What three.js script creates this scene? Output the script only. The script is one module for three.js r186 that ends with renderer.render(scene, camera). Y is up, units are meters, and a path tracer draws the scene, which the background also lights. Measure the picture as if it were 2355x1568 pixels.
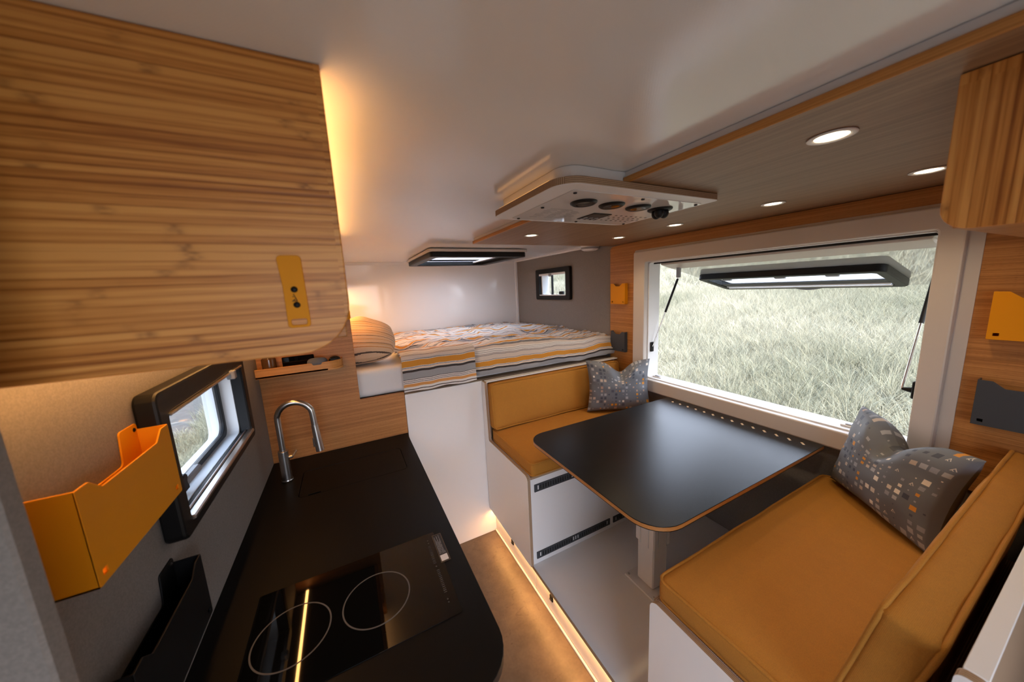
import * as THREE from 'three';
import { RectAreaLightUniformsLib } from 'three/addons/lights/RectAreaLightUniformsLib.js';
import { mergeGeometries, mergeVertices, toCreasedNormals } from 'three/addons/utils/BufferGeometryUtils.js';

// ---------------------------------------------------------------- camera, sky, exposure
const H = 1.732;                       // lens height above the aisle floor; heights below are written as H plus an offset
const W0 = 2355, H0 = 1568;
const scene = new THREE.Scene();
const camera = new THREE.PerspectiveCamera(92.136, W0 / H0, 0.02, 300);
camera.position.set(0, H, 0);
{
  const m = new THREE.Matrix4().makeBasis(
    new THREE.Vector3(0.88915217, -0.04813019, 0.45507351),
    new THREE.Vector3(0.11524119, 0.98595417, -0.12088772),
    new THREE.Vector3(-0.44286328, 0.1599308, 0.88220987));
  camera.quaternion.setFromRotationMatrix(m);
}
camera.focus = 1.9;
camera.userData.fStop = 3.2;

const renderer = new THREE.WebGLRenderer({ antialias: true });
renderer.toneMapping = THREE.LinearToneMapping;
renderer.toneMappingExposure = 2.6;
renderer.shadowMap.enabled = true;
RectAreaLightUniformsLib.init();

const SKY = 2.3;                       // bright overcast sky, a little bluer overhead
{
  const w = 64, h = 64, d = new Float32Array(w * h * 4);
  for (let j = 0; j < h; j++) {
    const e = Math.max(0, ((j + 0.5) / h - 0.5) * 2), t = Math.pow(e, 0.5);
    for (let i = 0; i < w; i++) {
      const k = (j * w + i) * 4;
      d[k] = 1.0 - 0.5 * t; d[k + 1] = 1.0 - 0.3 * t; d[k + 2] = 1.06 - 0.02 * t; d[k + 3] = 1;
    }
  }
  const sky = new THREE.DataTexture(d, w, h, THREE.RGBAFormat, THREE.FloatType);
  sky.mapping = THREE.EquirectangularReflectionMapping;
  sky.magFilter = THREE.LinearFilter; sky.minFilter = THREE.LinearFilter;
  sky.colorSpace = THREE.LinearSRGBColorSpace; sky.needsUpdate = true;
  scene.background = sky; scene.backgroundIntensity = SKY;
}
{                                      // high sun behind thin cloud: soft-edged, falling along the camper's length
  const sun = new THREE.DirectionalLight(new THREE.Color().setRGB(1, .92, .8), 5.5);
  sun.position.set(.1 * 30, .88 * 30, .46 * 30); sun.target.position.set(0, 0, 0); sun.castShadow = true; sun.shadow.radius = 16;
  Object.assign(sun.shadow.camera, { left: -30, right: 30, top: 30, bottom: -30, near: 1, far: 120 }); sun.shadow.mapSize.set(4096, 4096);
  scene.add(sun, sun.target);
}
const LED = [1.0, 0.47, 0.14];         // warm strip light
const STRIP_UNDER = 15, STRIP_TOP = 10, STRIP_STEP = 26, STRIP_PANEL = .6, DOWNLIGHT = 1.0, STRIP_BED = 80;

// ---------------------------------------------------------------- random and noise
let seed = 20240611;
const rnd = () => { seed = (seed * 1664525 + 1013904223) >>> 0; return seed / 4294967296; };
const rr = (a, b) => a + (b - a) * rnd();
const hash = (x, y) => { let n = (x * 374761393 + y * 668265263) | 0; n = Math.imul(n ^ (n >>> 13), 1274126177); return ((n ^ (n >>> 16)) >>> 0) / 4294967296; };
const sm = (t) => t * t * (3 - 2 * t);
function vnoise(x, y, px = 0, py = 0) {            // value noise, periodic when px, py are set
  const xi = Math.floor(x), yi = Math.floor(y), fx = sm(x - xi), fy = sm(y - yi);
  const w = (a, p) => (p ? ((a % p) + p) % p : a);
  const a = hash(w(xi, px), w(yi, py)), b = hash(w(xi + 1, px), w(yi, py)), c = hash(w(xi, px), w(yi + 1, py)), d = hash(w(xi + 1, px), w(yi + 1, py));
  return a + (b - a) * fx + (c - a) * fy + (a - b - c + d) * fx * fy;
}
const clamp = (v, a, b) => Math.min(b, Math.max(a, v));
const smooth = (a, b, v) => sm(clamp((v - a) / (b - a), 0, 1));
const mix3 = (a, b, t) => [a[0] + (b[0] - a[0]) * t, a[1] + (b[1] - a[1]) * t, a[2] + (b[2] - a[2]) * t];

// ---------------------------------------------------------------- textures
function tex(w, h, fn, sx, sy, srgb = true) {       // sx, sy: size of one repeat in metres
  const d = new Uint8Array(w * h * 4);
  for (let j = 0; j < h; j++) for (let i = 0; i < w; i++) {
    const c = fn(i, j, i / w, j / h), k = (j * w + i) * 4;
    d[k] = clamp(c[0], 0, 255); d[k + 1] = clamp(c[1], 0, 255); d[k + 2] = clamp(c[2], 0, 255); d[k + 3] = 255;
  }
  const t = new THREE.DataTexture(d, w, h, THREE.RGBAFormat);
  t.wrapS = t.wrapT = THREE.RepeatWrapping; t.magFilter = THREE.LinearFilter; t.minFilter = THREE.LinearMipmapLinearFilter; t.generateMipmaps = true;
  t.colorSpace = srgb ? THREE.SRGBColorSpace : THREE.NoColorSpace;
  t.repeat.set(1 / sx, 1 / sy); t.needsUpdate = true;
  return t;
}
// caramel bamboo, wide laminated strips running along u
function bambooWide() {
  const N = 1024, strips = [];
  let y = 0;
  while (y < N) { const hgt = Math.round(rr(13, 31)); strips.push({ y, h: Math.min(hgt, N - y), t: rnd(), o: 330 * vnoise(5, y / 150) + rr(-30, 30), p: rr(500, 524), s: rr(0, 99) }); y += hgt; }
  const at = new Int32Array(N); strips.forEach((s, k) => { for (let j = s.y; j < s.y + s.h; j++) at[j] = k; });
  const light = [234, 168, 90], mid = [208, 138, 64], dark = [152, 88, 32];
  return tex(N, N, (i, j) => {
    const s = strips[at[j]], f = (j - s.y) / s.h;
    let t = .06 + .52 * s.t + .42 * Math.pow(Math.sin(Math.PI * f), 1.2) + .5 * (vnoise(i / 260 + s.s, j / 5.5) - .5) + .22 * (vnoise(i / 60, j / 2.5 + s.s) - .5) + .3 * (vnoise(3, j / 60) - .5) + .1;
    let c = t > .5 ? mix3(mid, light, clamp((t - .5) * 1.9, 0, 1)) : mix3(dark, mid, clamp(t * 2, 0, 1));
    const nd = Math.abs(((i + s.o) % s.p) - s.p / 2), node = Math.exp(-Math.pow(nd / 17, 2)) * (.05 + .5 * s.t * s.t) * (.2 + vnoise(i / 11, j / 6));
    return mix3(c, [112, 66, 28], clamp(node, 0, .6));
  }, 0.5, 0.5);
}
// fine bamboo veneer, narrow streaks along u
function bambooFine(light, mid, dark, dash) {
  const N = 1024;
  const row = Array.from({ length: N }, (_, j) => 0.55 * vnoise(7, j / 3, 0, 341) + 0.45 * vnoise(3, j / 12, 0, 85));
  return tex(N, N, (i, j) => {
    let t = 0.15 + 0.7 * row[j] + 0.35 * (vnoise(i / 128, j / 4, 8, 256) - 0.5) + 0.16 * (vnoise(i / 16, j / 2, 64, 512) - 0.5);
    let c = t > 0.5 ? mix3(mid, light, (t - 0.5) * 2) : mix3(dark, mid, clamp(t * 2, 0, 1));
    const d = vnoise(i / 32, j / 3.2, 32, 320);
    if (d > 0.86) c = mix3(c, dark, (d - 0.86) * 7 * dash);
    return c;
  }, 0.5, 0.2);
}
const TX = {
  wide: bambooWide(),
  fine: bambooFine([206, 148, 84], [180, 120, 60], [130, 80, 34], 1),
  oak: bambooFine([168, 134, 100], [146, 112, 80], [112, 82, 56], 0.6),
  edge: bambooFine([216, 158, 88], [198, 138, 70], [160, 104, 46], 0.4),
};
TX.wide.anisotropy = 8;
const plyTex = tex(64, 64, (i, j) => mix3([190, 162, 132], [124, 98, 74], ((j >> 3) & 1) * 0.75 + 0.25 * vnoise(i / 4, j / 2, 16, 32)), 0.02, 0.018);
const weaveBump = (n, amp) => tex(n, n, (i, j) => {
  const a = Math.sin(i * Math.PI / 4) * 0.5 + 0.5, b = Math.sin(j * Math.PI / 4) * 0.5 + 0.5, k = ((i >> 3) + (j >> 3)) & 1;
  const v = 128 + amp * ((k ? a : b) - 0.5) + 26 * (vnoise(i / 6, j / 6, Math.round(n / 6), Math.round(n / 6)) - 0.5); return [v, v, v];
}, 0.06, 0.06, false);
const fabricBump = weaveBump(256, 120);
const ceilingBump = tex(512, 512, (i, j) => {
  const v = 128 + 46 * Math.sin(i * Math.PI / 8) * Math.sin(j * Math.PI / 8) + 60 * (vnoise(i / 64, j / 64, 8, 8) - 0.5); return [v, v, v];
}, 0.2, 0.2, false);
const waveBump = tex(256, 256, (i, j) => { const v = 255 * (0.6 * vnoise(i / 64, j / 64, 4, 4) + 0.4 * vnoise(i / 21.33, j / 21.33, 12, 12)); return [v, v, v]; }, 1.1, 1.1, false);
const fineBump = tex(256, 256, (i, j) => { const v = 255 * (0.5 * hash(i, j) + 0.5 * vnoise(i / 4, j / 4, 64, 64)); return [v, v, v]; }, 0.08, 0.08, false);
const mustardTex = tex(256, 256, (i, j) => {
  const v = 0.92 + 0.1 * vnoise(i / 3, j / 1.5, 85, 170) + 0.02 * (vnoise(i / 32, j / 32, 8, 8) - 0.5) + 0.05 * (hash(i, j) - 0.5);
  return [184 * v, 124 * v, 42 * v];
}, 0.12, 0.12);
const linoTex = tex(1024, 1024, (i, j) => {
  const n = 0.5 * vnoise(i / 128, j / 128, 8, 8) + 0.3 * vnoise(i / 32, j / 32, 32, 32) + 0.2 * vnoise(i / 8, j / 8, 128, 128);
  let c = mix3([88, 74, 60], [126, 108, 88], n);
  const r = Math.abs(vnoise(i / 46.5, j / 46.5, 22, 22) - 0.5) + 0.10 * vnoise(i / 5, j / 5, 204, 204), g = vnoise(i / 93 + 5, j / 93, 11, 11);
  if (r < 0.068 && g > 0.5) c = mix3(c, [66, 50, 38], 0.38 * vnoise(i / 9, j / 9, 113, 113));
  return c;
}, 1.0, 1.0);
const greyWallTex = tex(256, 256, (i, j) => { const v = 130 + 14 * (vnoise(i / 3, j / 3, 85, 85) - 0.5) + 9 * (hash(i, j) - 0.5); return [v * 1.02, v * 0.97, v * 0.93]; }, 0.2, 0.2);
const darkTopTex = tex(256, 256, (i, j) => { const v = 23 + 7 * vnoise(i / 2, j / 2, 128, 128) + 4 * (hash(i, j) - 0.5); return [v, v, v * 1.02]; }, 0.15, 0.15);

// striped bed linen: v runs across the stripes, 0.62 m a repeat
const STRIPES = (() => {
  const o = [214, 146, 52], w = [232, 226, 220], g = [160, 160, 162], k = [62, 54, 52], b = [212, 198, 188], q = [128, 126, 128], r = [222, 158, 92];
  const list = [[w, .012], [k, .005], [w, .014], [r, .018], [w, .006], [k, .003], [w, .007], [k, .003], [w, .007], [k, .003], [g, .042], [k, .014], [w, .005], [r, .003], [w, .005], [k, .003], [w, .004],
    [o, .036], [w, .004], [q, .004], [b, .03], [q, .004], [b, .007], [q, .003], [w, .01], [q, .003], [w, .01], [q, .003], [w, .01], [b, .022], [q, .02], [w, .006], [o, .022], [w, .026], [g, .024], [w, .016], [k, .003], [w, .03], [r, .012], [w, .03], [q, .012], [w, .04], [o, .024], [w, .03], [g, .02], [w, .03]];
  const total = list.reduce((s, a) => s + a[1], 0);
  return { list, total, at(m) { m = ((m % total) + total) % total; for (const [c, h] of list) { if (m < h) return c; m -= h; } return w; } };
})();
const linenTex = tex(512, 1024, (i, j, u, v) => {
  const n = 0.94 + 0.06 * hash(i, j), c = STRIPES.at(v * STRIPES.total + 0.0018 * Math.sin(u * Math.PI * 6) + 0.0012 * Math.sin(u * Math.PI * 14));
  return [c[0] * n, c[1] * n, c[2] * n];
}, 0.7, STRIPES.total);
const pillowStripeTex = tex(512, 512, (i, j, u, v) => {
  const m = v * 16 + 0.25 * Math.sin(u * 6.283) , f = m - Math.floor(m), k = Math.floor(m) % 4, n = 0.95 + 0.05 * hash(i, j);
  let c = [226, 196, 164];
  if (f < 0.13) c = k === 0 ? [86, 72, 64] : k === 1 ? [196, 134, 66] : k === 2 ? [120, 100, 84] : [206, 150, 90];
  else if (k === 1 && f > 0.6) c = [214, 176, 136];
  return [c[0] * n, c[1] * n, c[2] * n];
}, 1, 1);
function squaresTexture(s) {
  seed = s;
  const cv = document.createElement('canvas'); cv.width = 1024; cv.height = 820; const g = cv.getContext('2d');
  g.fillStyle = '#666a71'; g.fillRect(0, 0, 1024, 820);
  const pal = ['#cfc4b6', '#e0d8cc', '#8d9098', '#a3a5aa', '#b9aa9c', '#4a4f5a', '#3f4450', '#cd8a2c', '#9a9ca2', '#ad9484'];
  for (let a = 0; a < 17; a++) for (let b = 0; b < 14; b++) {
    if (rnd() < 0.36) continue;
    const x = 18 + a * 60, y = 18 + b * 58, e = rnd(), sz = e < 0.25 ? rr(6, 13) : e < 0.55 ? rr(18, 30) : rr(32, 44);
    const n = vnoise(a / 3.1 + s % 17, b / 2.7), kind = Math.floor(clamp(n * 1.3 - 0.12, 0, 0.999) * 8 + rr(0, 2.4)) % pal.length;
    if (rnd() < 0.07) { g.strokeStyle = '#d6cdbf'; g.lineWidth = 4; g.beginPath(); g.moveTo(x - 12, y + 12); g.lineTo(x, y - 12); g.lineTo(x + 14, y + 10); g.moveTo(x - 6, y + 6); g.lineTo(x + 3, y + 12); g.stroke(); continue; }
    g.fillStyle = pal[kind]; g.fillRect(x - sz / 2, y - sz / 2, sz, sz);
  }
  const t = new THREE.CanvasTexture(cv); t.colorSpace = THREE.SRGBColorSpace; t.magFilter = THREE.LinearFilter; return t;
}
const squaresA = squaresTexture(77123), squaresB = squaresTexture(912345);
seed = 5551212;

// ---------------------------------------------------------------- materials
const std = (p) => new THREE.MeshStandardMaterial(p), phy = (p) => new THREE.MeshPhysicalMaterial(p);
const lin = (r, g, b) => new THREE.Color().setRGB(r, g, b);
const M = {
  whiteGloss: phy({ color: lin(.83, .82, .81), roughness: .1, bumpMap: ceilingBump, bumpScale: .00016 }),
  whiteGlossWall: phy({ color: lin(.83, .82, .81), roughness: .09, bumpMap: waveBump, bumpScale: .004 }),
  hatchWhite: phy({ color: lin(.86, .87, .84), roughness: .03, metalness: .5 }),
  whiteMatt: std({ color: lin(.83, .82, .81), roughness: .45, bumpMap: fineBump, bumpScale: .0001 }),
  frameWhite: std({ color: lin(.62, .555, .50), roughness: .4, bumpMap: fineBump, bumpScale: .00008 }),
  whitePaint: std({ color: lin(.82, .82, .82), roughness: .4 }),
  greyWall: std({ map: greyWallTex, roughness: .85 }),
  darkGrey: std({ color: lin(.05, .05, .052), roughness: .8, bumpMap: fineBump, bumpScale: .0003 }),
  wide: std({ map: TX.wide, roughness: .42, bumpMap: TX.wide, bumpScale: .0006 }),
  fine: std({ map: TX.fine, roughness: .45 }),
  oak: std({ map: TX.oak, roughness: .5 }),
  edge: std({ map: TX.edge, roughness: .5 }),
  ply: std({ map: plyTex, roughness: .6 }),
  lino: std({ map: linoTex, roughness: .38, bumpMap: linoTex, bumpScale: .0006 }),
  platform: std({ color: lin(.76, .755, .75), roughness: .38, bumpMap: fineBump, bumpScale: .0001 }),
  worktop: phy({ map: darkTopTex, roughness: .46, specularIntensity: .35, bumpMap: fineBump, bumpScale: .00012, color: lin(.14, .135, .13) }),
  tableTop: phy({ map: darkTopTex, color: lin(.28, .28, .29), roughness: .28, ior: 1.5, specularIntensity: .62, bumpMap: fineBump, bumpScale: .00015 }),
  glassBlack: phy({ color: lin(.003, .003, .003), roughness: .03, specularIntensity: .75 }),
  ringGrey: std({ color: lin(.10, .095, .09), roughness: .6 }),
  black: phy({ color: lin(.006, .006, .0065), roughness: .45, specularIntensity: .5 }),
  blackMatt: std({ color: lin(.006, .006, .006), roughness: .7 }),
  blackRubber: phy({ color: lin(.012, .012, .013), roughness: .55, specularIntensity: .6 }),
  greyPlastic: std({ color: lin(.3, .3, .31), roughness: .45 }),
  steel: std({ color: lin(.55, .53, .5), metalness: 1, roughness: .28 }),
  alu: std({ color: lin(.72, .7, .68), metalness: .25, roughness: .45 }),
  chrome: std({ color: lin(.7, .7, .7), metalness: 1, roughness: .14 }),
  yellow: phy({ color: lin(.80, .31, .006), roughness: .55, specularIntensity: .4 }),
  charcoal: std({ color: lin(.045, .05, .058), roughness: .55 }),
  mustard: std({ map: mustardTex, roughness: .92, bumpMap: fabricBump, bumpScale: .0005 }),
  linen: std({ map: linenTex, roughness: .9, bumpMap: fabricBump, bumpScale: .0003 }),
  pillowLinen: std({ map: pillowStripeTex, roughness: .9 }),
  sheet: std({ color: lin(.74, .75, .76), roughness: .9, bumpMap: fabricBump, bumpScale: .0003 }),
  squaresA: phy({ map: squaresA, roughness: .5, sheen: .3, sheenRoughness: .5 }),
  squaresB: phy({ map: squaresB, roughness: .6, sheen: .2, sheenRoughness: .6 }),
  plate: phy({ color: lin(.72, .7, .68), roughness: .06 }),
  pane: phy({ color: lin(.9, .92, .93), transmission: 1, thickness: 0, roughness: .02, ior: 1.45 }),
  milk: phy({ color: lin(.74, .77, .81), transmission: .95, thickness: 0, roughness: .9 }),
  ledGlow: std({ color: lin(.9, .8, .6), emissive: lin(...LED), emissiveIntensity: 5 }),
  ledGlowSoft: std({ color: lin(.9, .8, .6), emissive: lin(...LED), emissiveIntensity: .5 }),
  lampGlow: std({ color: lin(1, .95, .85), emissive: lin(1, .78, .5), emissiveIntensity: 4.5 }),
};

// ---------------------------------------------------------------- geometry helpers
const UVG = { x: 0, y: 1, z: 2 };
function uvm(geo, grain = 'x') {                    // uv in metres by the way each face points, u along the grain
  const g = geo.index ? geo.toNonIndexed() : geo, p = g.attributes.position, n = p.count, uv = new Float32Array(n * 2);
  const a = new THREE.Vector3(), b = new THREE.Vector3(), c = new THREE.Vector3(), gi = UVG[grain];
  for (let i = 0; i < n; i += 3) {
    a.fromBufferAttribute(p, i); b.fromBufferAttribute(p, i + 1); c.fromBufferAttribute(p, i + 2);
    const f = b.clone().sub(a).cross(c.clone().sub(a)), w = [Math.abs(f.x), Math.abs(f.y), Math.abs(f.z)], k = w.indexOf(Math.max(...w));
    let u = gi, v;
    if (k === gi) u = (gi + 1) % 3;
    v = 3 - k - u;
    for (const [o, q] of [[0, a], [1, b], [2, c]]) { const e = [q.x, q.y, q.z]; uv[(i + o) * 2] = e[u]; uv[(i + o) * 2 + 1] = e[v]; }
  }
  g.setAttribute('uv', new THREE.BufferAttribute(uv, 2));
  return g;
}
function strip(g) { const o = g.index ? g.toNonIndexed() : g; for (const k of Object.keys(o.attributes)) if (!['position', 'normal', 'uv'].includes(k)) o.deleteAttribute(k); return o; }
const join = (list) => mergeGeometries(list.map(strip));
// box from ranges, edges chamfered by b
function bx(x0, x1, y0, y1, z0, z1, b = 0, grain = 'x') {
  if (x1 < x0) [x0, x1] = [x1, x0]; if (y1 < y0) [y0, y1] = [y1, y0]; if (z1 < z0) [z0, z1] = [z1, z0];
  const w = x1 - x0, h = y1 - y0, d = z1 - z0; b = Math.min(b, w / 2.05, h / 2.05, d / 2.05);
  let g;
  if (b <= 0) g = new THREE.BoxGeometry(w, h, d);
  else {
    const s = new THREE.Shape(), X = w / 2, Y = h / 2;
    s.moveTo(-X + b, -Y); s.lineTo(X - b, -Y); s.lineTo(X, -Y + b); s.lineTo(X, Y - b); s.lineTo(X - b, Y); s.lineTo(-X + b, Y); s.lineTo(-X, Y - b); s.lineTo(-X, -Y + b); s.closePath();
    g = new THREE.ExtrudeGeometry(s, { depth: d - 2 * b, bevelEnabled: true, bevelSize: b, bevelThickness: b, bevelOffset: -b, bevelSegments: 1, steps: 1 });
    g.translate(0, 0, -d / 2 + b);
    g = toCreasedNormals(g, 0.3);
  }
  g.translate((x0 + x1) / 2, (y0 + y1) / 2, (z0 + z1) / 2);
  return uvm(g, grain);
}
// polygon with rounded corners: points [a, b, radius]
function poly(pts, S = THREE.Shape) {
  const s = new S(), n = pts.length;
  for (let i = 0; i < n; i++) {
    const P = pts[(i + n - 1) % n], Q = pts[i], R = pts[(i + 1) % n], r = Q[2] || 0;
    const q = new THREE.Vector2(Q[0], Q[1]);
    if (!r) { i ? s.lineTo(q.x, q.y) : s.moveTo(q.x, q.y); continue; }
    const d1 = new THREE.Vector2(P[0], P[1]).sub(q), d2 = new THREE.Vector2(R[0], R[1]).sub(q), l1 = d1.length(), l2 = d2.length();
    d1.normalize(); d2.normalize();
    const ang = Math.acos(clamp(d1.dot(d2), -1, 1)), t = Math.min(r / Math.tan(ang / 2), l1 * .499, l2 * .499), rad = t * Math.tan(ang / 2);
    const A = q.clone().addScaledVector(d1, t), B = q.clone().addScaledVector(d2, t), C = q.clone().addScaledVector(d1.clone().add(d2).normalize(), rad / Math.sin(ang / 2));
    i ? s.lineTo(A.x, A.y) : s.moveTo(A.x, A.y);
    const a0 = Math.atan2(A.y - C.y, A.x - C.x); let a1 = Math.atan2(B.y - C.y, B.x - C.x), da = a1 - a0;
    while (da > Math.PI) da -= 2 * Math.PI; while (da < -Math.PI) da += 2 * Math.PI;
    for (let k = 1; k <= 8; k++) s.lineTo(C.x + rad * Math.cos(a0 + da * k / 8), C.y + rad * Math.sin(a0 + da * k / 8));
  }
  s.closePath();
  return s;
}
const rect = (a0, a1, b0, b1, r = 0) => [[a0, b0, r], [a1, b0, r], [a1, b1, r], [a0, b1, r]];
function slab(pts, holes, depth, b) {
  const s = poly(pts); for (const h of holes) s.holes.push(poly(h, THREE.Path));
  const g = b > 0 ? new THREE.ExtrudeGeometry(s, { depth: depth - 2 * b, bevelEnabled: true, bevelSize: b, bevelThickness: b, bevelOffset: -b, bevelSegments: 2, steps: 1 })
    : new THREE.ExtrudeGeometry(s, { depth, bevelEnabled: false, steps: 1 });
  if (b > 0) g.translate(0, 0, b);
  return toCreasedNormals(g, 0.3);
}
const plateXY = (pts, z0, z1, { holes = [], b = 0, grain = 'x' } = {}) => { const g = slab(pts, holes, z1 - z0, b); g.translate(0, 0, z0); return uvm(g, grain); };
const plateZY = (pts, x0, x1, { holes = [], b = 0, grain = 'z' } = {}) => { const g = slab(pts, holes, x1 - x0, b); g.rotateY(-Math.PI / 2); g.translate(x1, 0, 0); return uvm(g, grain); };
const plateXZ = (pts, y0, y1, { holes = [], b = 0, grain = 'x' } = {}) => { const g = slab(pts, holes, y1 - y0, b); g.rotateX(Math.PI / 2); g.translate(0, y1, 0); return uvm(g, grain); };
function cyl(r0, r1, a, b, seg = 24) {              // cone frustum between two points
  const A = new THREE.Vector3(...a), B = new THREE.Vector3(...b), d = B.clone().sub(A), g = new THREE.CylinderGeometry(r1, r0, d.length(), seg);
  g.applyQuaternion(new THREE.Quaternion().setFromUnitVectors(new THREE.Vector3(0, 1, 0), d.clone().normalize()));
  g.translate(...A.add(B).multiplyScalar(.5).toArray());
  return g;
}
const tube = (pts, r, seg = 64, closed = false, rad = 10) => new THREE.TubeGeometry(new THREE.CatmullRomCurve3(pts.map((p) => new THREE.Vector3(...p)), closed, 'catmullrom', .5), seg, r, rad, closed);
function lathe(pts, at, seg = 32) { const g = new THREE.LatheGeometry(pts.map((p) => new THREE.Vector2(p[0], p[1])), seg); g.translate(...at); return g; }

// ---------------------------------------------------------------- scene helpers
const taken = {};
function numbered(name) { const k = taken[name] = (taken[name] ?? -1) + 1; return k ? name + '_' + String(k).padStart(3, '0') : name; }
function part(parent, name, geo, mat) { const m = new THREE.Mesh(geo, mat); m.name = name; m.castShadow = m.receiveShadow = true; parent.add(m); return m; }
function tag(o, label, category, group) { o.userData.label = label; if (category) o.userData.category = category; if (group) o.userData.group = group; return o; }
function thing(name, label, category, group) { const o = new THREE.Group(); o.name = numbered(name); scene.add(o); return tag(o, label, category, group); }
const bounds = new THREE.Box3();
function settle(o) {                                // move a group's origin to the middle of its base
  o.updateMatrixWorld(true); bounds.setFromObject(o);
  const c = new THREE.Vector3((bounds.min.x + bounds.max.x) / 2, bounds.min.y, (bounds.min.z + bounds.max.z) / 2);
  for (const k of o.children) k.position.sub(c);
  o.position.add(c); return o;
}
function struct(name, label, category) { const o = new THREE.Group(); o.name = name; scene.add(o); o.userData.kind = 'structure'; return tag(o, label, category); }
function areaLight(w, h, color, power, at, towards) {
  const l = new THREE.RectAreaLight(lin(...color), power, w, h); l.position.set(...at); l.lookAt(...towards); scene.add(l); return l;
}

// ================================================================ THE ROOM
const XL = -.42, XR = 1.95, ZF = -3.66, ZB = 1.0, YC = H + .32, YP = H - 1.536, XW = 1.93;
{
  const o = struct('floor', 'brown mottled linoleum aisle floor between worktop and dinette', 'floor');
  part(o, 'sheet', bx(XL, XR, -.06, 0, ZF, ZB, 0, 'z'), M.lino);
}
{
  const o = struct('ceiling', 'glossy white textured ceiling over the whole cabin', 'ceiling');
  part(o, 'panel', plateXZ(rect(XL - .08, XR + .08, ZF - .06, ZB + .06), YC, YC + .06, { holes: [rect(.66, 1.38, -3.36, -2.56, .03)] }), M.whiteGloss);
}
{
  const o = struct('wall_left', 'taupe grey side wall behind the worktop', 'wall');
  part(o, 'panel', plateZY(rect(ZF - .06, ZB + .06, -.06, YC), XL - .08, XL, { holes: [rect(-1.585, -.99, H - .515, H - .24, .03)] }), M.greyWall);
}
{
  const o = struct('wall_right', 'taupe grey side wall around the large open window', 'wall');
  part(o, 'panel', plateZY(rect(ZF - .06, ZB + .06, -.06, YC), XR, XR + .08, { holes: [rect(-1.68, -.37, H - .72, H + .15, .02), rect(-3.09, -2.63, H - .105, H + .135, .02)] }), M.greyWall);
  const c = part(o, 'bamboo_cladding', plateZY([[-2.03, H - .8], [-2.03, H + .275, .03], [-1.9, H + .284], [ZB, H + .284], [ZB, H - .8]], XW, XR - .001, { holes: [rect(-1.74, -.34, H - .79, H + .18, .02)] }), M.fine);
  c.userData.label = 'warm bamboo veneer around the window';
}
{
  const o = struct('wall_front', 'glossy white end wall at the far side of the bed', 'wall');
  part(o, 'panel', bx(XL - .08, XR + .08, -.06, YC, ZF - .06, ZF), M.whiteGlossWall);
}
{
  const o = struct('wall_back', 'white rear wall of the cabin', 'wall');
  part(o, 'panel', plateXY(rect(XL - .08, XR + .08, -.06, YC), ZB, ZB + .06, { holes: [rect(-.39, .74, .02, 1.94, .04)] }), M.whiteMatt);
}
{
  const o = struct('wall_partition', 'taupe partition edge beside the worktop', 'wall');
  part(o, 'panel', bx(XL, -.298, 0, YC, -.48, -.455, .003), M.greyWall);
}
{
  const o = struct('trim_1', 'white corner strip between end wall and grey side wall', 'trim');
  part(o, 'upright', bx(XR - .028, XR, H - .62, YC, ZF, ZF + .016, .003, 'y'), M.whiteMatt);
  part(o, 'ceiling_strip', bx(XR - .014, XR, YC - .014, YC, ZF, -2.05, .002, 'z'), M.whiteMatt);
  part(o, 'end_strip', bx(XL, XR, YC - .03, YC, ZF, ZF + .006, .001, 'x'), M.whiteMatt);
}
{
  const o = struct('door_1', 'open rear entry doorway at the end of the aisle', 'door');
  part(o, 'frame', plateXY(rect(-.415, .765, .004, 1.965, .05), ZB - .012, ZB + .07, { holes: [rect(-.385, .735, .03, 1.935, .04)], b: .004 }), M.blackRubber);
}

// ---------------------------------------------------------------- large window and its open hatch
{
  const o = struct('window_1', 'large cream window surround beside the dining table', 'window');
  const in0 = rect(-1.662, -.385, H - .703, H + .131, .012);
  const f = part(o, 'frame', plateZY(rect(-1.762, -.322, H - .787, H + .208, .014), 1.895, 1.934, { holes: [in0], b: .006 }), M.frameWhite);
  f.userData.label = 'cream powder coated surround';
  part(o, 'backing_trim', plateZY(rect(-1.778, -.288, H - .80, H + .222, .012), 1.926, 1.938, { holes: [rect(-1.7, -.36, H - .75, H + .16, .012)], b: .001 }), M.frameWhite);
  part(o, 'reveal', plateZY(rect(-1.68, -.37, H - .72, H + .15, .012), 1.936, 2.045, { holes: [rect(-1.655, -.392, H - .697, H + .125, .012)], b: .002 }), M.whitePaint);
  part(o, 'seal', bx(1.974, 1.982, H + .115, H + .126, -1.652, -.394, .001, 'z'), M.blackRubber);
  for (const z of [-1.60, -.565]) {
    const k = part(o, 'latch_keeper', bx(1.965, 2.0, H - .697, H - .688, z - .035, z + .035, .002), M.alu);
    part(k, 'hook', bx(1.972, 1.992, H - .688, H - .684, z - .02, z + .015, .001), M.greyPlastic);
  }
}
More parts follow.
